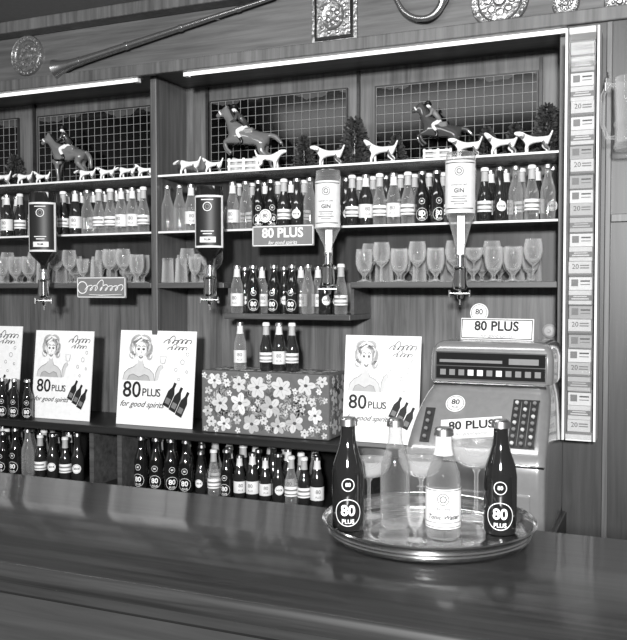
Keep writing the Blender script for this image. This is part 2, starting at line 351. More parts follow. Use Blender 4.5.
# ---------------------------------------------------------------- bottles
BP = [(0, 0), (.0225, 0), (.0252, .004), (.0256, .02), (.0256, .095), (.0235, .112), (.0165, .134), (.0125, .15), (.0112, .165), (.0112, .176), (.0132, .178), (.0132, .183), (0, .183)]
BP2 = [(0, 0), (.0225, 0), (.0250, .004), (.0250, .082), (.0240, .096), (.0190, .112), (.0145, .130), (.0122, .15), (.0112, .168), (.0112, .176), (.0132, .178), (.0132, .183), (0, .183)]
def scale_prof(p, a, b): return [(r*a, z*b) for r, z in p]
def bottle(name, body, lab, kind, loc, label, group, n=16, sx=1.0, sz=1.0, cap=None, bp=BP):
    r = MB().lathe(scale_prof(bp, sx, sz), n).obj(name, [body], loc, label=label, cat='bottle', group=group)
    MB().lathe([(.0138*sx, .176*sz), (.0150*sx, .1765*sz), (.0142*sx, .187*sz), (.011*sx, .190*sz), (0, .190*sz)], 18).obj('crown_cap', [cap or M_steel], parent=r)
    b = MB(); R = .0261*sx
    if kind == 'label':
        b.band(R, .028*sz, .078*sz, -1.9, 1.9); b.text('80', .020, 0, .060*sz, 0, 1, bold=.02, wrap=R+.0004); b.text('PLUS', .010, 0, .040*sz, 0, 1, bold=.02, wrap=R+.0004)
        b.obj('paper_label', [lab, M_grey], parent=r)
        MB().lathe([(.0150*sx, .143*sz), (.0130*sx, .153*sz), (.0122*sx, .165*sz), (.0122*sx, .175*sz)], 20).obj('neck_foil', [lab], parent=r)
    elif kind == 'band':
        b.band(R, .034*sz, .072*sz, -1.9, 1.9); b.band(R+.0003, .040*sz, .045*sz, -1.7, 1.7, 1); b.band(R+.0003, .055*sz, .062*sz, -1.2, 1.2, 1)
        b.obj('paper_label', [lab, M_grey], parent=r)
        MB().lathe([(.0140*sx, .141*sz), (.0130*sx, .150*sz), (.0122*sx, .165*sz), (.0122*sx, .175*sz)], 20).obj('neck_foil', [M_lgrey], parent=r)
    elif kind == 'oval':
        b.ring(0, .052*sz, .018, .018, 0, 0, wrap=R, n=22); b.ring(0, .052*sz, .0155, .0012, 0, 1, wrap=R+.0004); b.text('80', .012, 0, .052*sz, 0, 1, bold=.02, wrap=R+.0004)
        b.obj('paper_label', [lab, M_grey], parent=r)
    elif kind == 'tonic':
        b.band(R, .020*sz, .088*sz, -2.2, 2.2); b.text('Tonic Water', .0106, 0, .040*sz, 0, 1, shear=.4, bold=.03, wrap=R+.0006)
        b.text('INDIAN', .0066, 0, .054*sz, 0, 1, bold=.02, wrap=R+.0006)
        b.ring(0, .071*sz, .010, .0014, 0, 1, wrap=R+.0006); b.ring(0, .071*sz, .006, .0018, 0, 1, wrap=R+.0006)
        for z in (.0225, .0850, .0300): b.band(R+.0005, z*sz, (z+.0012)*sz, -2.2, 2.2, 1)
        b.obj('paper_label', [M_paper, M_ink], parent=r)
        MB().lathe([(.0150*sx, .143*sz), (.0130*sx, .153*sz), (.0122*sx, .165*sz), (.0122*sx, .175*sz)], 24).obj('neck_foil', [M_paper], parent=r)
    elif kind == 'dark':
        b.text('80', .025, 0, .036*sz, 0, 0, bold=.025, wrap=R); b.text('PLUS', .010, 0, .018*sz, 0, 0, bold=.02, wrap=R)
        b.ring(0, .033*sz, .023, .0012, 0, 0, n=28, wrap=R); b.ring(0, .080*sz, .011, .0012, 0, 0, wrap=R)
        b.text('80', .009, 0, .080*sz, 0, 0, bold=.02, wrap=R)
        b.obj('printed_emblem', [lab], parent=r)
    return r
protos = []
gB = 'small mixer bottles on the glass shelf'
def first(*a, **k): o = bottle(*a, **k); protos.append(o); return o
far = (0, 0, -50)
pd = first('mixer_bottle', M_brown, M_paper, 'label', far, 'dark mixer bottle with pale paper label', gB)
pe = first('mixer_bottle', M_black, M_white, 'dark', far, 'black mixer bottle with white printed emblem', gB)
pc = first('mixer_bottle', M_glassb, M_paper, 'label', far, 'clear mixer bottle with pale paper label', gB)
pb = first('mixer_bottle', M_glassb, M_white, 'band', far, 'clear mixer bottle with striped white label and foil neck', gB, cap=M_white, bp=BP2)
pf = first('mixer_bottle', M_brown, M_white, 'band', far, 'dark mixer bottle with striped white label and foil neck', gB, cap=M_white, bp=BP2)
po = first('mixer_bottle', M_brown, M_white, 'oval', far, 'dark mixer bottle with round white label', gB, bp=BP2)
pp = first('mixer_bottle', M_glassb, M_paper, 'plain', far, 'clear unlabelled mixer bottle with metal cap', gB)
LAST = {}
def spaced(x, Y, z, wd):
    k = (round(Y, 3), round(z, 3)); l = LAST.get(k)
    if l is not None and x-l[0] < (wd+l[1])/2+.0015 and x > l[0]-.22: x = l[0]+(wd+l[1])/2+.0015
    LAST[k] = (x, wd); return x
def put(proto, px, Y, z, label=None, group=None, sc=None, lim=None):
    j = random.uniform(-.35, .35)+YAW*0.9
    x = spaced(PX(px, Y), Y, z, .0525*(sc or 1))
    if lim and x > PX(lim, Y): return None
    return dup(proto, (x, Y, z+0.0005), j, label, group, sc)
yb1, yb2, yb3 = YF+0.03, YF+0.098, YF+.165
rowB = [(-4, pc), (8, pd), (21, pf), (64, pf), (76, pd), (88, pp), (99.5, pb), (111, pb), (122, pc), (133, pc), (144, pb), (168, pp), (180, pp), (191.5, pc),
        (233, pc), (246, pp), (258.5, pe), (271, pe), (284, pf), (297, po), (310, pp), (352, pf), (365, pd), (378, pb), (391, pc), (404, pb), (421, pe), (435, pe),
        (484, pf), (499, po), (513, pp), (527, pb), (541, pp)]
for px, pr in rowB: put(pr, px, yb1, ZB_, sc=1.03)
for px in (6, 18, 68, 82, 94, 105, 117, 128, 140): put(random.choice((pf, pc, pb, pd)), px, yb2, ZB_, sc=1.03)
for px in (239, 252, 265, 278, 291, 304, 346, 358, 371, 384, 397, 411, 425, 439, 490, 505, 520, 534, 547): put(random.choice((pf, pc, pb, pd, po)), px, yb2, ZB_, sc=1.03)
gM = 'mixer bottles on the lowered display shelf'
for px, pr in ((237, pc), (253, pe), (274, pe), (292, pe), (308, pp), (325, po), (341, pb)): put(pr, px, YF+0.03, ZM, group=gM, sc=1.03)
for px in (245, 262, 284, 301, 318, 335): put(random.choice((pd, pf, pc, po)), px, YF+0.10, ZM, group=gM, sc=1.0)
gL = 'bottles in the cabinet under the back counter'
for Y, lst in ((2.995, [(1 + 12.5*i) for i in range(7)]), (3.065, [5+12.5*i for i in range(6)]), (3.135, [1+12.5*i for i in range(6)])):
    for px in lst: put(random.choice((pd, pe, pf, pp, po, pb)), px, Y, ZLS, group=gL, sc=random.choice((1.0, 1.06, 1.12)), lim=79)
px = 140
while px < 196: put(pe, px, 2.995, ZLS, group=gL, sc=1.16); px += 15
while px < 330: put(random.choice((pd, pf, po, pe, pd, pb)), px, 2.995, ZLS, group=gL, sc=random.choice((.93, 1.0, 1.03)), lim=327); px += 13
for Y in (3.068, 3.14):
    px = 146
    while px < 330: put(random.choice((pd, pf, po, pb, pe)), px, Y, ZLS, group=gL, sc=random.choice((1, 1.08, 1.13)), lim=323); px += random.choice((13, 14, 15))
gN = 'short dark bottles on the back counter'
for px in (1, 13, 26): put(pe, px, 2.945, ZBC, group=gN, sc=0.93)
# ---------------------------------------------------------------- glasses
def glass_coupe(): return [(0, 0), (.030, 0), (.030, .002), (.006, .006), (.0035, .012), (.0035, .06), (.008, .066), (.028, .076), (.040, .092), (.043, .112), (.042, .112), (.039, .093), (.027, .078), (0, .069)]
def glass_wine(): return [(0, 0), (.029, 0), (.029, .002), (.006, .006), (.0038, .014), (.0038, .055), (.012, .062), (.028, .08), (.034, .105), (.033, .130), (.029, .15), (.0282, .15), (.032, .130), (.0328, .105), (.027, .081), (0, .064)]
def glass_small(): return [(0, 0), (.026, 0), (.026, .002), (.005, .006), (.004, .03), (.009, .036), (.022, .052), (.027, .08), (.029, .11), (.0282, .11), (.026, .08), (.021, .053), (0, .038)]
def glass_tumbler(): return [(0, 0), (.023, 0), (.024, .004), (.0285, .10), (.0295, .104), (.0288, .105), (.0275, .10), (.023, .012), (0, .010)]
def glass_goblet(): return [(0, 0), (.028, 0), (.028, .003), (.008, .010), (.006, .02), (.012, .03), (.026, .045), (.033, .07), (.033, .10), (.031, .125), (.0302, .125), (.032, .10), (.032, .07), (.025, .047), (0, .034)]
gG = 'stemmed glasses on the wooden shelf'
pg = [MB().lathe(p, 18).obj(nm, [M_glass], far, label=lb, cat='glass', group=gG) for nm, p, lb in (
    ('wine_glass', glass_wine(), 'clear stemmed wine glass with rounded bowl'),
    ('champagne_coupe', scale_prof(glass_coupe(), .82, 1.1), 'clear champagne coupe with wide shallow bowl'),
    ('sherry_glass', glass_small(), 'small clear stemmed glass'),
    ('tumbler', [(r, .106-z) for r, z in glass_tumbler()], 'plain clear tumbler standing upside down'),
    ('goblet', glass_goblet(), 'short stemmed clear goblet with round bowl'))]
protos += pg
GW = (.069, .072, .060, .061, .068)
def glrow(px0, px1, step, Y, ch, z=ZC, gr=gG, sc=None):
    px = px0
    while px <= px1:
        gi = ch[random.randrange(len(ch))]; x = spaced(PX(px, Y), Y, z, GW[gi]*(sc or 1))
        if x > PX(px1+4, Y): break
        dup(pg[gi], (x, Y, z+0.0005), 0, None, gr, sc); px += step
for a_, b_ in ((2, 146), (168, 218)):
    glrow(a_, b_, 13.5, 3.070, (0, 4, 2, 3), sc=.98); glrow(a_+6, b_, 13.5, 3.142, (0, 4, 3), sc=.98); glrow(a_+2, b_, 13.5, 3.212, (3, 4), sc=.98)
glrow(364, 545, 15, 3.070, (1, 0, 4, 4)); glrow(370, 546, 15, 3.142, (0, 4, 3)); glrow(366, 546, 15, 3.212, (3, 4), sc=.98)
gTm = 'tumblers on the glass shelf'
glrow(37, 50, 13, yb1, (3,), ZB_, gTm, 1.0); glrow(212, 212, 14, yb1, (3,), ZB_, gTm, 1.1)
glrow(34, 50, 14, yb2, (3,), ZB_, gTm, 1.0); glrow(166, 222, 14, yb2, (3,), ZB_, gTm, 1.0)
for a_, b_ in ((0, 146), (170, 306), (346, 546)): glrow(a_, b_, 14, yb3-.001, (3,), ZB_, gTm, 1.0)
# ---------------------------------------------------------------- figurines
def dog_mesh(var):
    hd = {0: (-.052, .078, -.072, .073), 1: (-.06, .062, -.08, .052), 2: (-.050, .084, -.066, .088)}[var]
    v = [(.04, 0, .052), (.01, 0, .050), (-.022, 0, .050), (-.04, 0, .066), (hd[0], 0, hd[1]), (hd[2], 0, hd[3]), (.054, 0, .060), (.064, 0, .084)]
    r = [.0145, .012, .017, .0105, .0115, .006, .005, .003]; e = [(0, 1), (1, 2), (2, 3), (3, 4), (4, 5), (0, 6), (6, 7)]
    for s in (-1, 1):
        k = len(v); o = .006*s*(1 if var else .5)
        v += [(-.024, .011*s, .034), (-.027+o, .011*s, .017), (-.026+o, .011*s, .004), (-.032+o, .011*s, .003)]; r += [.008, .0055, .0045, .0045]; e += [(2, k), (k, k+1), (k+1, k+2), (k+2, k+3)]
        k = len(v)
        v += [(.040, .012*s, .036), (.033-o, .012*s, .028), (.049-o, .012*s, .017), (.045-o, .012*s, .004), (.039-o, .012*s, .003)]; r += [.011, .0075, .0048, .0045, .0045]
        e += [(0, k), (k, k+1), (k+1, k+2), (k+2, k+3), (k+3, k+4)]
        k = len(v); v += [(hd[0]+.006, .012*s, hd[1]-.004)]; r += [.0045]; e += [(4, k)]
    return skin(v, e, r, 1)
dogs = [dog_mesh(i) for i in range(3)]
for d in dogs: d.materials.append(M_dog)
gD = 'porcelain hounds on the glass shelf'
def zmin(me): return min(v.co.z for v in me.vertices)
def dog(px, var, face, sc, lab):
    Y = YF+0.032; me = dogs[var]
    o = mkobj('hound_figurine', me, (PX(px, Y), Y, ZF-zmin(me)*sc+0.0003), None, lab, 'figurine', gD)
    o.rotation_euler = (0, 0, (0 if face < 0 else pi)+random.uniform(-.1, .15)+YAW*.4); o.scale = (sc,)*3
for px, va, fc, sc in ((2, 0, -1, .85), (25, 1, -1, .75), (43, 2, -1, .66), (87, 1, -1, .72), (107, 0, -1, .70), (127, 1, -1, .72), (145, 2, -1, .66), (189, 1, -1, .9), (213, 2, -1, .75), (270, 0, 1, .98),
                       (328, 0, -1, 1.0), (380, 2, -1, 1.02), (465, 0, -1, .92), (500, 2, -1, .95), (533, 0, -1, .98)): dog(px, va, fc, sc,
                       'white porcelain hound with head lowered, dark patches' if va == 1 else 'white porcelain hound with head raised, dark patches' if va == 2 else 'white porcelain hound figurine with dark patches')
def horse(leap):
    c = [(.058, .125), (.015, .120), (-.04, .127), (-.064, .155), (-.082, .18), (-.095, .194), (-.110, .181), (-.126, .164), (.082, .128), (.100, .10), (.104, .055)]
    r = [.031, .028, .031, .021, .0145, .0135, .0108, .0085, .009, .011, .0055]
    if leap:
        a = radians(14)
        c = [((x-.06)*cos(a)+(z-.125)*sin(a)+.06, -(x-.06)*sin(a)+(z-.125)*cos(a)+.125) for x, z in c]
        c[8] = (.088, .135); c[9] = (.112, .128); c[10] = (.138, .10)
    v = [(x, 0, z) for x, z in c]; e = [(0, 1), (1, 2), (2, 3), (3, 4), (4, 5), (5, 6), (6, 7), (0, 8), (8, 9), (9, 10)]
    ch = c[2]; pl = c[5]
    for s in (-1, 1):
        k = len(v)
        if not leap: fr = [(-.045, .095), (-.048-.005*s, .06), (-.047-.008*s, .03), (-.047-.009*s, .011), (-.053-.009*s, .004)]
        else: fr = [(ch[0]-.012, ch[1]-.03), (ch[0]-.045-.008*s, ch[1]-.035), (ch[0]-.035-.008*s, ch[1]-.062), (ch[0]-.022-.008*s, ch[1]-.072), (ch[0]-.02-.008*s, ch[1]-.078)]
        v += [(x, .018*s, z) for x, z in fr]; r += [.0145, .0088, .0062, .006, .008]; e += [(2, k)]+[(k+i, k+i+1) for i in range(4)]
        k = len(v)
        if not leap: hr = [(.062, .10), (.048, .082), (.078-.006*s, .05), (.072-.008*s, .014), (.066-.008*s, .004)]
        else: hr = [(.066, .10), (.062, .075), (.098+.006*s, .055), (.112+.008*s, .022), (.120+.008*s, .012)]
        v += [(x, .019*s, z) for x, z in hr]; r += [.019, .0145, .0082, .006, .008]; e += [(0, k)]+[(k+i, k+i+1) for i in range(4)]
        k = len(v); v += [(pl[0]+.005, .007*s, pl[1]+.017)]; r += [.0035]; e += [(5, k)]
    return skin(v, e, r, 1), c
def rider_mesh(dx, dz, lean):
    q = lambda x, z: (x-lean*max(0, z-.15)+dx, z+dz)
    pts = [(.012, 0, .157, .0145), (.004, 0, .174, .0115), (-.004, 0, .194, .0145), (-.008, 0, .209, .006), (-.011, 0, .221, .011), (-.023, 0, .218, .0038)]
    v = [(q(x, z)[0], y, q(x, z)[1]) for x, y, z, _ in pts]; r = [p[3] for p in pts]; e = [(0, 1), (1, 2), (2, 3), (3, 4), (4, 5)]
    for s in (-1, 1):
        k = len(v); ar = [(-.004, .019, .200, .007), (-.016, .027, .180, .0056), (-.040, .014, .174, .005), (-.047, .011, .173, .0048)]
        v += [(q(x, z)[0], y*s, q(x, z)[1]) for x, y, z, _ in ar]; r += [a[3] for a in ar]; e += [(2, k), (k, k+1), (k+1, k+2), (k+2, k+3)]
        k = len(v); lg = [(.004, .016, .152, .011), (-.026, .034, .138, .009), (-.004, .036, .102, .0062), (-.006, .036, .094, .0058), (-.020, .037, .090, .005)]
        v += [(x+dx, y*s, z+dz) for x, y, z, _ in lg]; r += [a[3] for a in lg]; e += [(0, k)]+[(k+i, k+i+1) for i in range(4)]
    me = skin(v, e, r, 1); hx, hz = q(-.011, .221)
    return me, (hx, hz)
def figurine(px, leap, sc, horsemat, label, dark_jacket=True):
    Y = YF+0.135; hm, c = horse(leap); lift = 0.014 if leap else 0.012
    root = empty('horse_and_rider_figurine', (PX(px, Y), Y, ZF+0.0005), label, 'figurine'); root.scale = (sc,)*3; root.rotation_euler = (0, 0, YAW*.3)
    hm.materials.append(horsemat)
    z0 = zmin(hm)
    h = mkobj('horse', hm, (0, 0, lift-z0), root)
    dx, dz = (c[1][0]-.012, c[1][1]-.120)
    rm, (hx, hz) = rider_mesh(dx, dz, .5 if leap else .3)
    for m in ((M_hbrown if dark_jacket else M_grey), M_porc, M_blackp): rm.materials.append(m)
    for p in rm.polygons:
        z = p.center.z-dz
        p.material_index = 1 if (z > .211 or .114 < z < .154) else (2 if z < .114 else 0)
    rd = mkobj('rider', rm, (0, 0, lift-z0), root)
    MB().lathe([(.0165, hz+.003), (.017, hz+.0045), (.0125, hz+.006), (.012, hz+.013), (.007, hz+.018), (0, hz+.019)], 14, 0, Matrix.Translation((hx, 0, 0))).obj('riding_hat', [M_blackp], parent=rd)
    MB().box(c[1][0]-.024, c[1][0]+.022, -.027, .027, c[1][1]+.004, c[1][1]+.030).obj('saddle', [M_hmid], parent=h, bevel=.006)
    # mane along the crest and a pale bridle
    mp = [Vector((c[i][0]+.012, 0, c[i][1]+(.012 if i < 5 else .008))) for i in (3, 4, 5)]
    MB().tube(mp, [.008, .008, .006], 8).obj('mane', [M_blackp], parent=h)
    a_ = Vector((c[6][0], 0, c[6][1])); d_ = (Vector((c[7][0], 0, c[7][1]))-a_).normalized()*.004
    MB().tube([a_-d_*.2, a_+d_], .0125, 12).obj('bridle', [M_porc], parent=h)
    b = MB().lathe([(0, 0), (.075, 0), (.078, .006), (.07, .012), (0, .012)], 28, 0, None, .5)
    if leap:
        random.seed(px)
        for i in range(9):
            x = -.045+.011*i; b.lathe([(0, .01), (.012, .012), (.015, .03), (.012, .045), (.006, .056+random.uniform(-.01, .008)), (0, .058)], 8, 1, Matrix.Translation((x, random.uniform(-.008, .008), 0)))
        b.tube([(-.06, -.02, .03), (.055, -.02, .03)], .005, 8, 0); b.tube([(-.06, -.02, .050), (.055, -.02, .050)], .005, 8, 0)
        for x in (-.055, 0, .05): b.tube([(x, -.02, .008), (x, -.02, .058)], .005, 8, 0)
    b.obj('figurine_base', [M_porc, M_lgrey], parent=root)
figurine(70, False, 1.12, M_hmid, 'standing brown porcelain horse with seated jockey')
figurine(246, True, 1.18, M_hmid, 'chestnut porcelain horse leaping a fence with huntsman in dark coat')
figurine(438, True, .95, M_hbrown, 'dark porcelain horse jumping a hedge carrying huntsman', False)
def tree_mesh(seed):
    random.seed(seed); b = MB(); b.tube([(0, 0, 0), (.002, 0, .06), (0, .002, .12)], [.006, .004, .002], 8, 0)
    b.lathe([(0, 0), (.022, 0), (.02, .008), (0, .01)], 14, 0)
    for i in range(900):
        z = random.uniform(.015, .2); R = .072*(1-(z-.015)/.19)**.55+.004
        a = random.uniform(0, 2*pi); rr = R*random.uniform(.3, 1); c = Vector((rr*cos(a), rr*sin(a)*.75, z))
        d = Vector((cos(a), sin(a), random.uniform(-.3, .8))).normalized(); s = Vector((random.uniform(-1, 1), random.uniform(-1, 1), random.uniform(-1, 1))).cross(d).normalized()
        L = .014; b.add([c-s*.0045, c+s*.0045, c+d*L+s*.003, c+d*L-s*.003], [(0, 1, 2, 3)], 1)
    return b.mesh('tree', [M_hbrown, M_leaf], 0)
tms = [tree_mesh(3), tree_mesh(9)]
for px, s, k in ((16, .8, 0), (304, .72, 0), (354, 1.0, 1), (396, .6, 0), (486, .62, 1), (514, .65, 0), (546, .95, 0)):
    Y = YF+0.14; o = mkobj('ornamental_tree', tms[k], (PX(px, Y), Y, ZF+0.0005), None, 'small dark artificial bush among the porcelain figurines', 'ornamental plant', 'ornamental bushes on the shelf'); o.scale = (s,)*3
random.seed(21)
# ---------------------------------------------------------------- inverted spirit dispensers
def optic(px, pyt, pyl0, pyl1, pyb, w, black, label):
    Y = 2.93
    k = P(px, 290, Y); zt = P(px, pyt, Y).z; zb = P(px, pyb, Y).z; l0 = P(px, pyl1, Y).z; l1 = P(px, pyl0, Y).z
    r = empty('spirit_dispenser', (k.x, Y, zb), label, 'bottle dispenser', 'inverted spirit dispensers')
    r.rotation_euler = (0, 0, -math.atan2(k.x, Y)*.6)
    H = zt-zb; a = l0-zb; t = l1-zb; R = w/2; sy = 0.72 if black else 1.0
    opt = 0.17
    b = MB().lathe([(0, opt-.01), (.013, opt-.01), (.014, opt+.02), (.016, opt+.03), (R*.8, a-.02), (R, a-.002), (R, t+.01), (R*.93, H-.004), (R*.6, H), (0, H)], 24, 0, None, sy)
    b.obj('glass_bottle', [M_black if black else M_glassb], parent=r)
    b = MB(); A = 1.25; rr = R+.0012
    def arc(z0, z1, q, mi, aa=A):
        n = 14; v = []; f = []
        for i in range(n+1):
            an = -aa+2*aa*i/n; v += [((rr+q)*sin(an), -(rr+q)*sy*cos(an), z0), ((rr+q)*sin(an), -(rr+q)*sy*cos(an), z1)]
        for i in range(n): f.append((2*i, 2*i+2, 2*i+3, 2*i+1))
        b.add(v, f, mi)
    yy = -(rr*sy)-.003
    if black:
        arc(a, t, 0, 0); arc(a+.008, t-.008, .0008, 1, A*.80); arc(a+.020, a+.042, .0016, 0, .55)
        b.text('RUM', .012, 0, a+.031, yy-.0006, 1, bold=.02); b.ring(0, t-.045, .018, .003, yy, 0); b.ring(0, t-.045, .010, .003, yy, 2)
        for z_, w_ in ((t-.02, .024), (a+.062, .026), (a+.052, .018)): b.box(-w_, w_, yy, yy+.0005, z_, z_+.0035, 0)
    else:
        arc(a, t, 0, 0); b.ring(0, t-.038, .016, .003, yy, 2); b.ring(0, t-.038, .009, .003, yy, 1)
        b.text('GIN', .020, 0, a+.075, yy, 1, bold=.03); b.text('LONDON DRY', .008, 0, a+.095, yy, 1, bold=.01)
        for i, w_ in enumerate((.026, .022, .028, .018)): b.box(-w_, w_, yy, yy+.0005, a+.055-i*.0085, a+.0575-i*.0085, 2)
        arc(a+.014, a+.017, .0008, 1, A*.8); arc(t-.010, t-.007, .0008, 1, A*.9)
    b.obj('bottle_label', [M_paper, M_ink, M_grey], parent=r, label='black bordered paper label' if black else 'white paper label')
    MB().lathe([(0, 0), (.004, 0), (.004, .018), (.010, .022), (.012, .035), (.008, .04), (.008, .05), (.024, .056), (.026, .066), (.024, .12), (.026, .128), (.016, .135), (.015, .165), (.018, .168), (.018, .176), (0, .176)], 20, 0).obj('optic_measure', [M_chrome], parent=r)
    MB().tube([(-.035, -.012, .04), (.035, -.012, .04)], .004, 8).tube([(-.035, -.012, .052), (-.035, -.012, .028)], .004, 8).tube([(.035, -.012, .052), (.035, -.012, .028)], .004, 8).obj('dispensing_lever', [M_chrome], parent=r)
    MB().box(-.008, .008, .0, .062, .138, .156).box(-.014, .014, .018, .030, .06, H*.6).obj('mounting_bracket', [M_steel], parent=r, bevel=.002)
optic(44, 192, 203, 252, 310, .120, True, 'inverted dark spirit bottle with black label in chrome optic')
optic(210, 186, 196, 248, 310, .115, True, 'inverted black spirit bottle with black label in chrome optic')
optic(328, 170, 182, 228, 300, .095, False, 'inverted clear spirit bottle with white label in optic')
optic(460, 152, 162, 214, 305, .105, False, 'inverted clear gin bottle with white label in chrome optic')
# ---------------------------------------------------------------- show cards
def card(px0, px1, pyt, pyb, label):
    Y = 2.99
    a = P(px0, pyb, Y); c = P(px1, pyb, Y); w = c.x-a.x; zt = P((px0+px1)/2, pyt, Y).z; h = zt-ZBC
    root = MB().box(-w/2, w/2, 0, .004, 0, h).obj('show_card', [M_white], ((a.x+c.x)/2, Y, ZBC+.0012), label=label, cat='advertising card', group='advertising show cards', smooth=0)
    root.rotation_euler = (radians(-6), 0, 0)
    b = MB(); k = w/.31; T = lambda x, z: ((x-.5)*w, z*h)
    y = -.0022
    def st(pts, wd, mi=0, yy=y): b.stroke([T(*p) for p in pts], wd*k, yy, mi)
    def ci(cx, cz, r0, a0, a1, wd, sx=1, n=12, mi=0, yy=y): st([(cx+r0*sx*cos(radians(a0+(a1-a0)*i/n)), cz+r0*sin(radians(a0+(a1-a0)*i/n))) for i in range(n+1)], wd, mi, yy)
    def el(cx, cz, rx, rz, yy, mi, rot=0): b.ell(*T(cx, cz), rx*w, rz*h, yy, mi, None, rot)
    b.poly([T(*p) for p in ((.06, .47), (.08, .545), (.13, .585), (.20, .61), (.245, .645), (.33, .645), (.345, .61), (.42, .585), (.47, .545), (.49, .47))], -.0004, 4)
    b.poly([T(*p) for p in ((.12, .47), (.15, .515), (.20, .53), (.28, .50), (.35, .53), (.40, .515), (.43, .47))], -.0007, 3)
    for cx, cz, rx, rz, ro in ((.29, .84, .12, .10, 0), (.185, .80, .055, .07, .3), (.395, .79, .05, .075, -.3), (.175, .735, .045, .04, .2), (.405, .725, .04, .04, -.2), (.22, .905, .08, .045, .5), (.35, .91, .075, .042, -.4)): el(cx, cz, rx, rz, -.0008, 3, ro)
    for cx, cz, rx, rz, ro in ((.235, .915, .065, .012, .5), (.33, .92, .055, .012, -.3), (.26, .885, .06, .010, .6), (.178, .82, .012, .045, .2), (.20, .79, .01, .04, .1), (.40, .82, .012, .04, -.2), (.16, .735, .012, .025, .5), (.19, .72, .010, .02, .4), (.42, .73, .010, .025, -.4), (.395, .87, .012, .03, .6)): el(cx, cz, rx, rz, -.0010, 2, ro)
    b.poly([T(*p) for p in ((.25, .61), (.258, .69), (.325, .69), (.332, .61))], -.0011, 4)
    b.poly([T(*p) for p in ((.215, .80), (.222, .745), (.245, .705), (.275, .678), (.298, .672), (.322, .688), (.350, .725), (.362, .77), (.360, .82), (.335, .862), (.29, .878), (.24, .862))], -.0013, 2)
    el(.235, .742, .014, .026, -.0015, 4, .2); el(.345, .745, .010, .022, -.0015, 4, -.2)
    for q in (.258, .324):
        el(q, .797, .018, .008, y, 1); el(q, .797, .0075, .008, -.0024, 0); ci(q, .812, .024, 30, 140, .0026, 1.1, 6, 0); ci(q, .797, .014, 20, 160, .0022, 1.3, 6, 0)
    st([(.296, .79), (.300, .762), (.290, .756)], .0018, 1)
    b.poly([T(*p) for p in ((.258, .727), (.28, .734), (.292, .731), (.303, .734), (.326, .728), (.314, .708), (.292, .700), (.270, .707))], y, 1); b.poly([T(*p) for p in ((.268, .725), (.292, .727), (.317, .725), (.292, .716))], -.0024, 2)
    for i in range(4): ci(.27, .82, .085+.014*i, 100+8*i, 190-6*i, .0016, 1.0, 10, 1)
    for i in range(4): ci(.32, .82, .07+.014*i, -30, 70, .0016, 1.0, 10, 1)
    st([(.06, .47), (.08, .545), (.13, .587), (.20, .612), (.25, .65)], .0020, 1); st([(.33, .65), (.345, .612), (.42, .587), (.47, .545), (.49, .47)], .0020, 1)
    st([(.12, .47), (.15, .52), (.20, .535), (.28, .505), (.35, .535), (.40, .52), (.43, .47)], .0022, 1)
    b.poly([T(*p) for p in ((.49, .47), (.53, .48), (.56, .58), (.60, .62), (.57, .645), (.53, .62), (.50, .56))], -.0005, 4)
    st([(.49, .47), (.50, .56), (.53, .62), (.57, .645)], .0020, 1); st([(.545, .73), (.56, .66), (.61, .66), (.63, .73), (.545, .73)], .0020, 1); st([(.585, .66), (.585, .60)], .0020, 1)
    q0 = T(.60, .90); q1 = T(.93, .90); b.script(q0[0], q1[0], q0[1]-.004, h*.08, .0024*k, y, 0, 6, 4)
    q0 = T(.65, .83); q1 = T(.88, .83); b.script(q0[0], q1[0], q0[1]-.004, h*.06, .0020*k, y, 0, 5, 8)
    for cx, cz, rr in ((.84, .68, .025), (.76, .60, .018), (.90, .76, .018), (.80, .50, .014), (.90, .58, .014)): ci(cx, cz, rr, 0, 360, .0016, 1, 12, 1)
    b.text('8', .078*k, *T(.13, .365), -.002, 0, bold=.012); b.text('0', .078*k, *T(.255, .365), -.002, 0, bold=.012)
    for i, ch_ in enumerate('PLUS'): b.text(ch_, .038*k, *T(.36+.063*i, .345), -.002, 0, bold=.012)
    b.text('for good spirits', .0290*k, *T(.33, .22), -.002, 0, shear=.5, bold=.006)
    for i in range(3):
        cx, cz = T(.70+.085*i, .325-.045*i); M = Matrix.Translation((cx, 0, cz)) @ Matrix.Rotation(radians(24), 4, 'Y')
        s = w*.10
        b.poly([(-s*.45, -s*1.3), (s*.45, -s*1.3), (s*.45, s*.4), (s*.17, s*1.0), (s*.17, s*1.6), (-s*.17, s*1.6), (-s*.17, s*1.0), (-s*.45, s*.4)], -.0022-.0004*i, 0, M)
        b.poly([(-s*.3, -s*.95), (s*.3, -s*.95), (s*.3, -s*.3), (-s*.3, -s*.3)], -.0024-.0004*i, 1, M)
    b.obj('printed_design', [M_ink, M_grey, M_white, M_lgrey, M_faint], parent=root, smooth=0)
    st_ = MB().poly([(-.04, 0), (.04, 0), (.02, h*.55), (-.02, h*.55)], 0).obj('card_strut', [M_lgrey], (0, .095, .011), root, smooth=0); st_.rotation_euler = (radians(22), 0, 0)
card(-42, 17, 326, 404, 'white advertising card with woman drawing beside dark bottles')
card(31, 89, 331, 409, 'white advertising card, woman drawing and dark bottles, leaning back')
card(116, 192, 331, 425, 'white advertising card with smiling woman drawing on back counter')
card(342, 418, 336, 440, 'white advertising card with woman drawing between box and register')
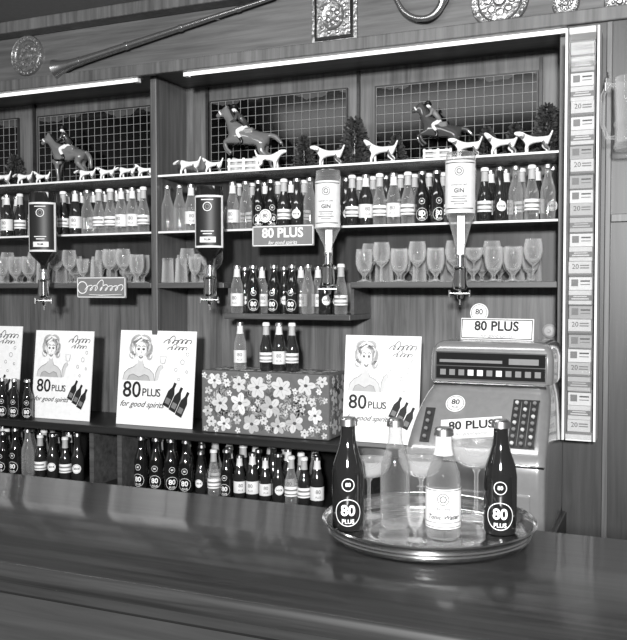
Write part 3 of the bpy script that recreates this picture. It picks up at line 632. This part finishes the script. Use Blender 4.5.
# ---------------------------------------------------------------- flowered box
Y0 = 2.955; bx0, bx1 = PX(201, Y0), PX(329, Y0); bz = P(270, 373, Y0).z; dpt = .20
W = bx1-bx0; H = bz-ZBC
box = MB().box(0, W, 0, dpt, 0, H).obj('cloth_covered_box', [M_cloth], (bx0, Y0, ZBC+.0012), label='large box covered in dark floral cloth under small bottles', cat='box', smooth=0, bevel=.006)
b = MB(); random.seed(5)
def flower(fx, fz, R, M):
    n = random.choice((5, 6)); a0 = random.uniform(0, 1); mi = random.choice((0, 5, 2))
    for i in range(n):
        a = a0+2*pi*i/n+random.uniform(-.1, .1); L_ = random.uniform(.40, .48)
        b.ell(fx+cos(a)*R*.52, fz+sin(a)*R*.52, R*L_, R*.30, -.0012-.0001*i, mi if i % 3 else 5, M, a, 10)
        b.stroke([(fx+cos(a)*R*.2, fz+sin(a)*R*.2), (fx+cos(a+.1)*R*.7, fz+sin(a+.1)*R*.7)], R*.06, -.0020, 4, M)
    b.ell(fx, fz, R*.2, R*.16, -.0022, 3, M, 0, 8)
def leafspray(fx, fz, R, M):
    a = random.uniform(0, 6.28); dx, dz = cos(a), sin(a); mi = random.choice((2, 3, 4, 4))
    b.stroke([(fx-dx*R, fz-dz*R), (fx, fz), (fx+dx*R, fz+dz*R)], R*.09, -.0005, mi, M)
    for t in (-.6, -.1, .4):
        for sd in (-1, 1):
            an = a+sd*.8; b.ell(fx+dx*R*t+cos(an)*R*.32, fz+dz*R*t+sin(an)*R*.32, R*.32, R*.13, -.0006, mi, M, an, 8)
def scatter(w, h, M, cnt, leaves):
    for i in range(leaves):
        R = random.uniform(.02, .034); leafspray(random.uniform(R, w-R), random.uniform(R, h-R), R*.95, M)
    pts = []
    for t in range(3000):
        R = random.choice((.050, .044, .036)) if t < 160 else random.choice((.026, .020, .014))
        x = random.uniform(R, w-R); z = random.uniform(R, h-R)
        if all((x-q[0])**2+(z-q[1])**2 > (.86*(R+q[2]))**2 for q in pts):
            pts.append((x, z, R)); flower(x, z, R*.95, M)
            if len(pts) >= cnt: break
scatter(W, H, Matrix.Identity(4), 48, 100)
scatter(W, dpt, Matrix.Translation((0, 0, H)) @ Matrix.Rotation(-pi/2, 4, 'X'), 26, 34)
scatter(dpt, H, Matrix.Translation((W, 0, 0)) @ Matrix.Rotation(pi/2, 4, 'Z'), 16, 20)
b.obj('printed_flowers', [M_paper, M_ink, M_lgrey, mat('soft_grey_print', .07, .7), mat('mid_grey_print', .26, .7), M_faint], parent=box, smooth=0)
gX = 'small bottles standing on the covered box'
for px, pr in ((240, pc), (266, pf), (279, pd), (292, pf)): dup(pr, (PX(px, Y0+.06), Y0+.06, ZBC+H+.0036), YAW, None, gX, 1.0)
# ---------------------------------------------------------------- signs
def sign(px0, px1, pyt, pyb, Y, txt, sub, label, z0=None, dark=False):
    a = P(px0, pyb, Y); c = P(px1, pyb, Y); w = c.x-a.x; h = P(px0, pyt, Y).z-a.z; z = z0 if z0 is not None else a.z
    r = MB().box(-w/2, w/2, 0, .008, 0, h).obj('advertising_sign', [M_grey if dark else M_white], ((a.x+c.x)/2, Y, z), label=label, cat='sign', smooth=0, bevel=.002)
    b = MB()
    if txt: b.text(txt, h*.62 if sub else h*.6, 0, h*.62 if sub else h*.5, -.0015, 0, bold=.03, sx=1.0)
    else:
        b.script(-w*.30, w*.42, h*.48, h*.5, .0032, -.0015, 0, 7, 3)
        b.ring(-w*.38, h*.5, h*.3, .004, -.0016); b.stroke([(-w*.25, h*.17), (0, h*.14), (w*.42, h*.18)], .003, -.0015)
    if sub: b.text(sub, h*.24, 0, h*.18, -.0015, 0, shear=.3)
    t = .003
    for q in ((-w/2+t, w/2-t, h-2*t, h-t), (-w/2+t, w/2-t, t, 2*t), (-w/2+t, -w/2+2*t, t, h-t), (w/2-2*t, w/2-t, t, h-t)): b.box(q[0], q[1], -.001, -.0002, q[2], q[3], 0)
    b.obj('lettering', [M_white if dark else M_ink], parent=r, smooth=0)
    return r, w, h
sg, w, h = sign(252, 314, 226, 247, YF-.028, '80 PLUS', 'for good spirits', 'small grey sign with white lettering fixed to shelf edge', None, True)
ac = P(266, 216, YF-.02)
MB().lathe([(0, 0), (.026, 0), (.026, .004), (0, .004)], 24, 0, Matrix.Rotation(pi/2, 4, 'X')).ring(0, 0, .022, .002, -.0046, 1).text('80', .022, 0, 0, -.0046, 1, bold=.02).obj('round_badge', [M_white, M_ink], (ac.x-sg.location.x, 0.004, ac.z-sg.location.z), parent=sg)
s2, w, h = sign(77, 126, 277, 298, YF-.045, None, None, 'small ornate grey sign with pale script clipped to wooden shelf', None, True)
MB().box(-.02, .02, .004, .025, h*.3, h*.8).obj('mounting_block', [M_steel], parent=s2, smooth=0)
# ---------------------------------------------------------------- cash register
RY0, RY1 = 2.47, 2.90; rx0, rx1 = PX(413, 2.56), PX(551, 2.56); RW = rx1-rx0; RZ = 0.72
reg = empty('cash_register', (rx0, 0, RZ), 'broad metal cash register with rounded top, window and advertising stickers', 'cash register')
def L(z): return z-RZ
rows = [(0.001, RY0+.01, RY1, .004, RW-.004, .022), (.03, RY0, RY1, 0, RW, .026), (L(.93), RY0, RY1, 0, RW, .026), (L(.965), RY0+.004, RY1, 0, RW, .026), (L(.99), RY0+.02, RY1, 0, RW, .026),
        (L(1.02), RY0+.048, RY1, .001, RW-.001, .028), (L(1.06), RY0+.082, RY1, .006, RW-.002, .030), (L(1.10), RY0+.115, RY1, .015, RW-.004, .032), (L(1.135), RY0+.145, RY1, .028, RW-.007, .034), (L(1.16), RY0+.164, RY1, .044, RW-.012, .034), (L(1.17), RY0+.178, RY1, .052, RW-.016, .030)]
MB().loft(rows).obj('body', [M_reg], parent=reg, smooth=50)
ux0, ux1 = .036, RW-.004
rows = [(L(1.171), RY0+.172, RY1-.002, ux0, ux1, .020), (L(1.18), RY0+.168, RY1, ux0-.002, ux1+.002, .022), (L(1.250), RY0+.174, RY1, ux0-.002, ux1+.002, .022), (L(1.272), RY0+.177, RY1, ux0+.002, ux1-.002, .022), (L(1.287), RY0+.184, RY1-.006, ux0+.010, ux1-.010, .022), (L(1.296), RY0+.197, RY1-.015, ux0+.024, ux1-.024, .022), (L(1.299), RY0+.215, RY1-.03, ux0+.045, ux1-.045, .016)]
MB().loft(rows).obj('indicator_housing', [M_reg], parent=reg, smooth=50, label='rounded upper housing')
a0_ = Vector((0, RY0+.1672, L(1.180))); a1_ = Vector((0, RY0+.1742, L(1.262))); ad = a1_-a0_; aa_ = math.atan2(ad.z, ad.y)
def winM(x, s, off):
    q = a0_+ad.normalized()*s+Vector((0, -sin(aa_), cos(aa_)))*off
    return Matrix.Translation((x, q.y, q.z)) @ Matrix.Rotation(aa_, 4, 'X')
hw = ad.length
wb = MB().box(ux0+.016, ux1-.016, -.003, hw+.004, 0, .005, 0, winM(0, 0, 0)).box(ux0+.020, ux1-.020, .001, hw, .005, .0055, 1, winM(0, 0, 0))
for i in range(11):
    x_ = ux0+.042+i*(ux1-ux0-.084)/10
    wb.box(x_-.009, x_+.009, .012, .030, .0056, .0060, 2 if i in (3, 4, 6) else 3, winM(0, 0, 0))
wb.box(ux0+.020, ux1-.020, .040, .0425, .0056, .0068, 0, winM(0, 0, 0)); wb.box(ux0+.03, ux1-.15, .052, .061, .0056, .006, 3, winM(0, 0, 0)); wb.box(ux1-.13, ux1-.04, .050, .068, .0056, .006, 3, winM(0, 0, 0))
wb.obj('indicator_window', [M_chrome, M_black, M_paper, M_grey], parent=reg, smooth=0)
MB().box(.050, RW-.018, RY0+.150, RY0+.175, L(1.160), L(1.1705)).box(.002, RW-.002, RY0-.004, RY0+.01, L(.948), L(.956)).obj('chrome_trim', [M_chrome], parent=reg, bevel=.002)
p0 = Vector((0, RY0+.048, L(1.02))); p1 = Vector((0, RY0+.145, L(1.135))); dv = p1-p0; Ls = dv.length; ang = math.atan2(dv.z, dv.y)
def slopeM(x, s, off):
    nrm = Vector((0, -sin(ang), cos(ang))); q = p0+dv.normalized()*s+nrm*off
    return Matrix.Translation((x, q.y, q.z)) @ Matrix.Rotation(ang, 4, 'X')
kp = MB(); kp.box(.305, RW-.034, -.03, Ls-.012, -.004, .004, 0, slopeM(0, 0, 0))
for i in range(3): kp.box(.330+i*.026, .3312+i*.026, -.022, Ls-.02, .004, .0052, 1, slopeM(0, 0, 0))
kpo = kp.obj('keyboard_panel', [M_regd, M_grey], parent=reg, smooth=0)
kp2 = MB().box(.040, .070, -.03, Ls*.62, -.004, .004, 0, slopeM(0, 0, 0)).obj('side_keyboard_panel', [M_regd], parent=reg, smooth=0)
kp_ = [(0, 0), (.003, 0), (.003, .006), (.0055, .007), (.006, .009), (.005, .011), (0, .011)]
kmesh = MB().lathe(kp_, 12).mesh('key', [M_key]); kmeshd = MB().lathe(kp_, 12).mesh('key', [M_grey])
for i in range(5):
    for j in range(7):
        if .318+i*.026 > RW-.040: continue
        o = mkobj('key', kmesh if (i+j) % 3 == 0 else kmeshd, (0, 0, 0), kpo); o.matrix_local = slopeM(.318+i*.026, -.018+j*.0235, .004)
for j in range(4):
    o = mkobj('key', kmeshd, (0, 0, 0), kp2); o.matrix_local = slopeM(.055, -.014+j*.0275, .004)
st = MB()
st.lathe([(0, 0), (.030, 0), (.030, .003), (0, .003)], 28, 0, slopeM(.130, .112, .003))
Mx = slopeM(.130, .112, .0066) @ Matrix.Rotation(-pi/2, 4, 'X')
st.text('80', .026, 0, .004, 0, 1, bold=.03, M=Mx); st.text('PLUS', .009, 0, -.014, 0, 1, bold=.03, M=Mx); st.ring(0, 0, .027, .002, 0, 1, Mx)
RT = Matrix.Rotation(radians(8), 4, 'Z')
st.box(-.092, .092, -.040, .028, 0, .003, 0, slopeM(.190, .035, .001) @ RT)
Mx = slopeM(.190, .035, .0066) @ RT @ Matrix.Rotation(-pi/2, 4, 'X'); st.text('80 PLUS', .040, 0, .002, 0, 1, bold=.03, M=Mx); st.text('for good spirits', .015, 0, -.027, 0, 1, shear=.4, M=Mx)
st.obj('advertising_sticker', [M_white, M_ink], parent=reg, smooth=30, label='white round and oblong printed stickers')
MB().box(.04, RW-.04, RY0-.01, RY0-.0005, .03, .15).obj('cash_drawer', [M_reg], parent=reg, bevel=.004, smooth=0)
MB().tube([(RW/2-.05, RY0-.010, .10), (RW/2-.05, RY0-.03, .10), (RW/2+.05, RY0-.03, .10), (RW/2+.05, RY0-.010, .10)], .005, 8).obj('drawer_handle', [M_chrome], parent=reg)
sr, w, h = sign(459, 534, 341, 362, 2.74, '80 PLUS', 'for good spirits', 'white standing sign with black lettering on top of the register', 1.3000)
sr.rotation_euler = (radians(-5), 0, radians(-7))
MB().lathe([(0, 0), (.030, 0), (.030, .005), (0, .005)], 24, 0, Matrix.Rotation(pi/2, 4, 'X')).ring(0, 0, .027, .002, -.0056, 1).text('80', .026, 0, .002, -.0056, 1, bold=.02).obj('round_badge', [M_white, M_ink], (-w*.25, .006, h+.018), parent=sr)
MB().box(rx0-.06, rx1+.01, 2.44, 2.93, 0.0, RZ).obj('register_stand', [M_dark], label='low dark wooden cabinet beneath the cash register', cat='cabinet', smooth=0, bevel=.004)
q = P(549, 331, 3.25)
MB().lathe([(0, 0), (.026, 0), (.026, .01), (.018, .018), (.006, .02), (.005, .03), (0, .03)], 20, 0, Matrix.Rotation(pi/2, 4, 'X')).obj('wall_switch', [M_lgrey], (q.x, YB-.0005, q.z), label='round pale light switch on the wood panelling', cat='switch')
# ---------------------------------------------------------------- packet dispenser column
cy = 2.84; cx0, cx1 = PX(563, cy), PX(597, cy); ct = P(580, 27, cy).z; cb = P(580, 441, cy).z; cw = cx1-cx0; chh = ct-cb
d = empty('packet_dispenser', (cx0, cy, cb), 'tall narrow white column with clear front holding stacked packets', 'dispenser')
t = .012
MB().box(0, cw, .085, .112, 0, chh).obj('back_plate', [M_grey], parent=d, smooth=0)
for x in (0, cw-t*.6): MB().box(x, x+t*.6, 0, .085, 0, chh).obj('side_rail', [M_paper], parent=d, smooth=0)
MB().box(t, cw-t, 0, .085, 0, .02).obj('tray_base', [M_paper], parent=d, smooth=0); MB().box(t, cw-t, 0, .085, chh-.02, chh).obj('top_cap', [M_paper], parent=d, smooth=0)
MB().box(t*.9, cw-t*.9, -.003, -.0005, .005, chh).obj('clear_front', [M_clear_front], parent=d, smooth=0)
ph = .052; iw = cw-2*t-.010; z = cb+.021; gi = 0
def packet(var, base):
    b = MB().box(-iw/2, iw/2, 0, .06, 0, ph-.007)
    if var == 0: b.box(-iw/2, iw/2, -.0006, -.0001, .0, .007, 1); b.text('20', .022, -iw*.2, .028, -.001, 2); b.box(0, iw*.4, -.0006, -.0001, .022, .026, 1); b.box(0, iw*.4, -.0006, -.0001, .030, .034, 1)
    elif var == 1: b.box(-iw/2, iw/2, -.0006, -.0001, .012, .030, 1); b.box(-iw*.38, iw*.38, -.0009, -.0006, .016, .020, 0); b.box(-iw*.3, iw*.3, -.0009, -.0006, .024, .027, 0)
    else: b.box(-iw*.4, -iw*.1, -.0006, -.0001, .012, .034, 1); b.box(0, iw*.42, -.0006, -.0001, .026, .031, 2); b.box(0, iw*.42, -.0006, -.0001, .016, .019, 1); b.box(-iw/2, iw/2, -.0006, -.0001, .041, .0445, 2)
    return b.mesh('packet', [base, M_grey, M_ink], 0)
pk = [packet(0, M_paper), packet(1, M_pkt), packet(2, M_white), packet(0, M_pkt), packet(2, M_lgrey), packet(1, M_paper)]
while z+ph < ct-.022:
    mkobj('packet', pk[(0, 5, 2, 1, 3, 2, 4, 0, 4, 5, 2)[gi % 11]], ((cx0+cx1)/2+random.uniform(-.0015, .0015), cy+.008+random.uniform(0, .008), z), None, 'small pale printed packet stacked in the tall column', 'packet', 'packets stacked in the dispenser'); z += ph-.0055; gi += 1
# ---------------------------------------------------------------- wall ornaments on fascia
YFA = 2.98
def plate(px, py, R, label, n=24):
    q = P(px, py, YFA)
    M = Matrix.Rotation(pi/2, 4, 'X')
    b = MB().lathe([(0, 0), (R, 0), (R, .004), (R*.97, .010), (R*.86, .006), (R*.78, .005), (R*.74, .010), (R*.70, .006), (0, .005)], 40, 0, M)
    for i in range(n):
        a = 2*pi*i/n; b.lathe([(R*.07, .005), (R*.055, .010), (0, .012)], 8, 0, M @ Matrix.Translation((R*.86*cos(a), R*.86*sin(a), 0)))
    for i in range(8):
        a = 2*pi*i/8; b.lathe([(R*.16, .004), (R*.12, .012), (0, .016)], 10, 0, M @ Matrix.Translation((R*.42*cos(a), R*.42*sin(a), 0)))
    b.lathe([(R*.25, .004), (R*.18, .016), (0, .020)], 14, 0, M)
    b.obj('wall_plate', [M_brass], (q.x, YFA-.0005, q.z), label=label, cat='wall plate', group='metal plates on the fascia')
plate(28, 56, .088, 'round embossed metal plate with beaded rim on fascia')
plate(500, 0, .100, 'large round ornate brass plate with beaded rim')
plate(566, 4, .045, 'small round embossed brass plate'); plate(620, 2, .05, 'small round embossed brass plate')
q = P(335, 18, YFA); s = .09
b = MB().box(-s, s, -.012, 0, -s*1.06, s*1.06, 0)
b.box(-s*.86, s*.86, -.016, -.012, -s*.92, s*.92, 1); b.box(-s*.74, s*.74, -.020, -.014, -s*.80, s*.80, 0)
pl = b.obj('square_plaque', [M_brass, M_blackp], (q.x, YFA-.0005, q.z), label='square embossed brass plaque with crest', cat='wall plaque', smooth=0, bevel=.003)
b = MB(); M = Matrix.Rotation(pi/2, 4, 'X')
b.lathe([(0, .019), (s*.5, .019), (s*.46, .026), (s*.36, .022), (0, .026)], 24, 0, M, 1.15)
for i in range(10): a = 2*pi*i/10; b.lathe([(s*.1, .019), (s*.07, .027), (0, .03)], 8, 0, M @ Matrix.Translation((s*.6*cos(a), s*.66*sin(a), 0)))
for i in range(6): a = 2*pi*i/6+.5; b.lathe([(s*.14, .022), (s*.1, .030), (0, .034)], 8, 0, M @ Matrix.Translation((s*.22*cos(a), s*.26*sin(a), 0)))
b.obj('embossed_crest', [M_brass], parent=pl)
a = P(56, 69, YFA-.03); c = P(275, -3, YFA-.03)
n = 40; pts = []; rad = []
for i in range(n+1):
    t_ = i/n; pts.append(a.lerp(c, t_)); rad.append(.0075+.010*(1-t_)+.024*math.exp(-t_*22))
M_horn = mat('polished_brass', .40, .25, .9)
hb = MB().tube(pts, rad, 16, 0, None, False)
for t_ in (.12, .35, .6, .85):
    p_ = a.lerp(c, t_); dd = (c-a).normalized()*.008; hb.tube([p_-dd, p_+dd], .010+.010*(1-t_), 16)
ho = hb.obj('coach_horn', [M_horn], label='very long straight tapered coach horn mounted on fascia', cat='horn')
for t_ in (.25, .75):
    p_ = a.lerp(c, t_); MB().box(p_.x-.008, p_.x+.008, p_.y+.0, YFA, p_.z-.006, p_.z+.006).obj('wall_hook', [M_steel], parent=ho, smooth=0)
Yh = YFA-.035; pts = []; rad = []
ctrl = [(388, -18), (396, -2), (404, 11), (416, 18), (430, 17), (440, 7), (444, -8), (436, -22)]
for i in range(len(ctrl)-1):
    for k in range(6):
        t_ = k/6; p0_ = ctrl[max(i-1, 0)]; p1_ = ctrl[i]; p2_ = ctrl[i+1]; p3_ = ctrl[min(i+2, len(ctrl)-1)]
        f = [0.5*((2*p1_[j])+(-p0_[j]+p2_[j])*t_+(2*p0_[j]-5*p1_[j]+4*p2_[j]-p3_[j])*t_*t_+(-p0_[j]+3*p1_[j]-3*p2_[j]+p3_[j])*t_**3) for j in (0, 1)]
        pts.append(P(f[0], f[1], Yh)); u = (i+t_)/7; rad.append(.006+.010*u+.03*max(0, u-.75)*3)
hh = MB().tube(pts, rad, 14, 0, None, False).obj('hunting_horn', [M_horn], label='curved brass hunting horn hanging on fascia', cat='horn')
p_ = P(416, 18, Yh); MB().box(p_.x-.006, p_.x+.006, p_.y, YFA, p_.z-.006, p_.z+.006).obj('wall_hook', [M_steel], parent=hh, smooth=0)
# ---------------------------------------------------------------- tankard
q = P(634, 150, 2.84)
r = MB().lathe([(0, 0), (.040, 0), (.044, .006), (.041, .02), (.041, .05), (.0435, .055), (.0435, .06), (.041, .065), (.043, .12), (.044, .16), (.0425, .16), (.041, .12), (.039, .06), (.037, .016), (0, .014)], 28).obj('beer_tankard', [M_tglass], q, label='clear glass beer tankard hanging from a wall hook', cat='tankard')
MB().tube([(.042, 0, .145), (.056, 0, .15), (.067, 0, .125), (.067, 0, .06), (.056, 0, .03), (.041, 0, .03)], .005, 10).obj('handle', [M_glass], parent=r)
r.rotation_euler = (0, 0, radians(183)); r.scale = (1.4,)*3
hx = q.x-.085; hz = q.z+.200
MB().tube([(hx, 2.9695, hz+.06), (hx, 2.90, hz+.06), (hx, 2.85, hz+.03), (hx, 2.845, hz-.01), (hx, 2.82, hz-.012), (hx, 2.815, hz+.01)], .003, 8).obj('wall_hook', [M_steel], label='bent steel hook screwed to wooden partition', cat='hook')
# ---------------------------------------------------------------- tray and its contents
tcx = PZ(427, 535, ZBAR).x; tcy = 1.380
tr = [(0, .0006), (.160, .0006), (.166, .004), (.1695, .010), (.1685, .0125), (.1715, .016), (.1705, .0185), (.1740, .022), (.1775, .025), (.1785, .0275), (.1765, .0295), (.1725, .0275), (.169, .021), (.166, .012), (.163, .006), (.160, .0035), (.10, .003), (.098, .0036), (.096, .003), (0, .003)]
MB().lathe(tr, 72).obj('serving_tray', [M_tray], (tcx, tcy, ZBAR+.0002), label='round chrome serving tray with raised rim on the bar', cat='tray', smooth=50)
ZT = ZBAR+.0042
def tp(px, py): return PZ(px, py, ZT)
gT = 'bottles on the serving tray'
def tb(px, py, *a, **k):
    q = tp(px, py); o = bottle(a[0], a[1], a[2], a[3], q, a[4], gT, 28, **k); o.rotation_euler = (0, 0, -math.atan2(q.x, q.y)); return o
tb(348, 528, 'mixer_bottle', M_black, M_white, 'dark', 'black mixer bottle with white printed emblem on tray', sx=1.06)
tb(500, 532, 'mixer_bottle', M_black, M_white, 'dark', 'black mixer bottle with white printed emblem near coupe', sx=1.06)
tb(443, 536, 'tonic_bottle', M_tbottle, M_white, 'tonic', 'clear tonic water bottle with white paper label', sx=1.12, sz=.95, cap=M_steel)
tb(395, 526, 'clear_bottle', M_tbottle, M_white, 'plain', 'clear unlabelled bottle behind the tonic bottle', sx=1.0, sz=.98)
def tglass(px, py, prof, name, label, sc, liq=None):
    q = tp(px, py); r = MB().lathe(prof, 36).obj(name, [M_tglass], q, label=label, cat='glass', group='glasses on the serving tray'); r.scale = (sc,)*3
    if liq: MB().lathe(liq, 32).obj('drink', [M_liq], parent=r)
    return r
cp = [(0, 0), (.030, 0), (.030, .002), (.006, .006), (.0035, .014), (.0035, .075), (.008, .084), (.028, .090), (.041, .101), (.0475, .118), (.0495, .140), (.0483, .140), (.0462, .118), (.0395, .102), (.027, .0918), (0, .0855)]
cl = [(0, .0865), (.0262, .0926), (.0387, .1028), (.0452, .118), (.0462, .126), (0, .126)]
tglass(476, 518, cp, 'champagne_coupe', 'large clear stemmed coupe filled with pale drink', 1.06, cl)
tglass(369, 516, cp, 'champagne_coupe', 'clear stemmed coupe of pale drink beside black bottle', .82, cl)
tglass(421, 516, cp, 'champagne_coupe', 'clear stemmed coupe of pale drink between two bottles', .84, cl)
tglass(415, 540, glass_small(), 'liqueur_glass', 'small clear liqueur glass in front of bottles', .5)
for r in protos:
    for c_ in list(r.children): bpy.data.objects.remove(c_)
    bpy.data.objects.remove(r)
# ---------------------------------------------------------------- lights
def area(name, loc, tgt, size, power, sy=None):
    l = bpy.data.lights.new(name, 'AREA'); l.size = size; l.energy = power; o = bpy.data.objects.new(name, l); COL.objects.link(o)
    if sy: l.shape = 'RECTANGLE'; l.size_y = sy
    o.location = loc; o.rotation_euler = (Vector(tgt)-Vector(loc)).to_track_quat('-Z', 'Y').to_euler(); return o
area('key_light', (0.6, -2.6, 2.25), (-1.1, 3.0, 1.5), 0.35, 500)
area('shelf_fill_light', (-1.3, 1.6, 2.56), (-1.5, 3.1, 1.2), 2.2, 18, .25)  # unseen fill lamp, added to brighten the back shelves rather than the counter
w = bpy.data.worlds.new('world'); S.world = w; w.use_nodes = True
w.node_tree.nodes['Background'].inputs[0].default_value = (1, 1, 1, 1); w.node_tree.nodes['Background'].inputs[1].default_value = 0.15
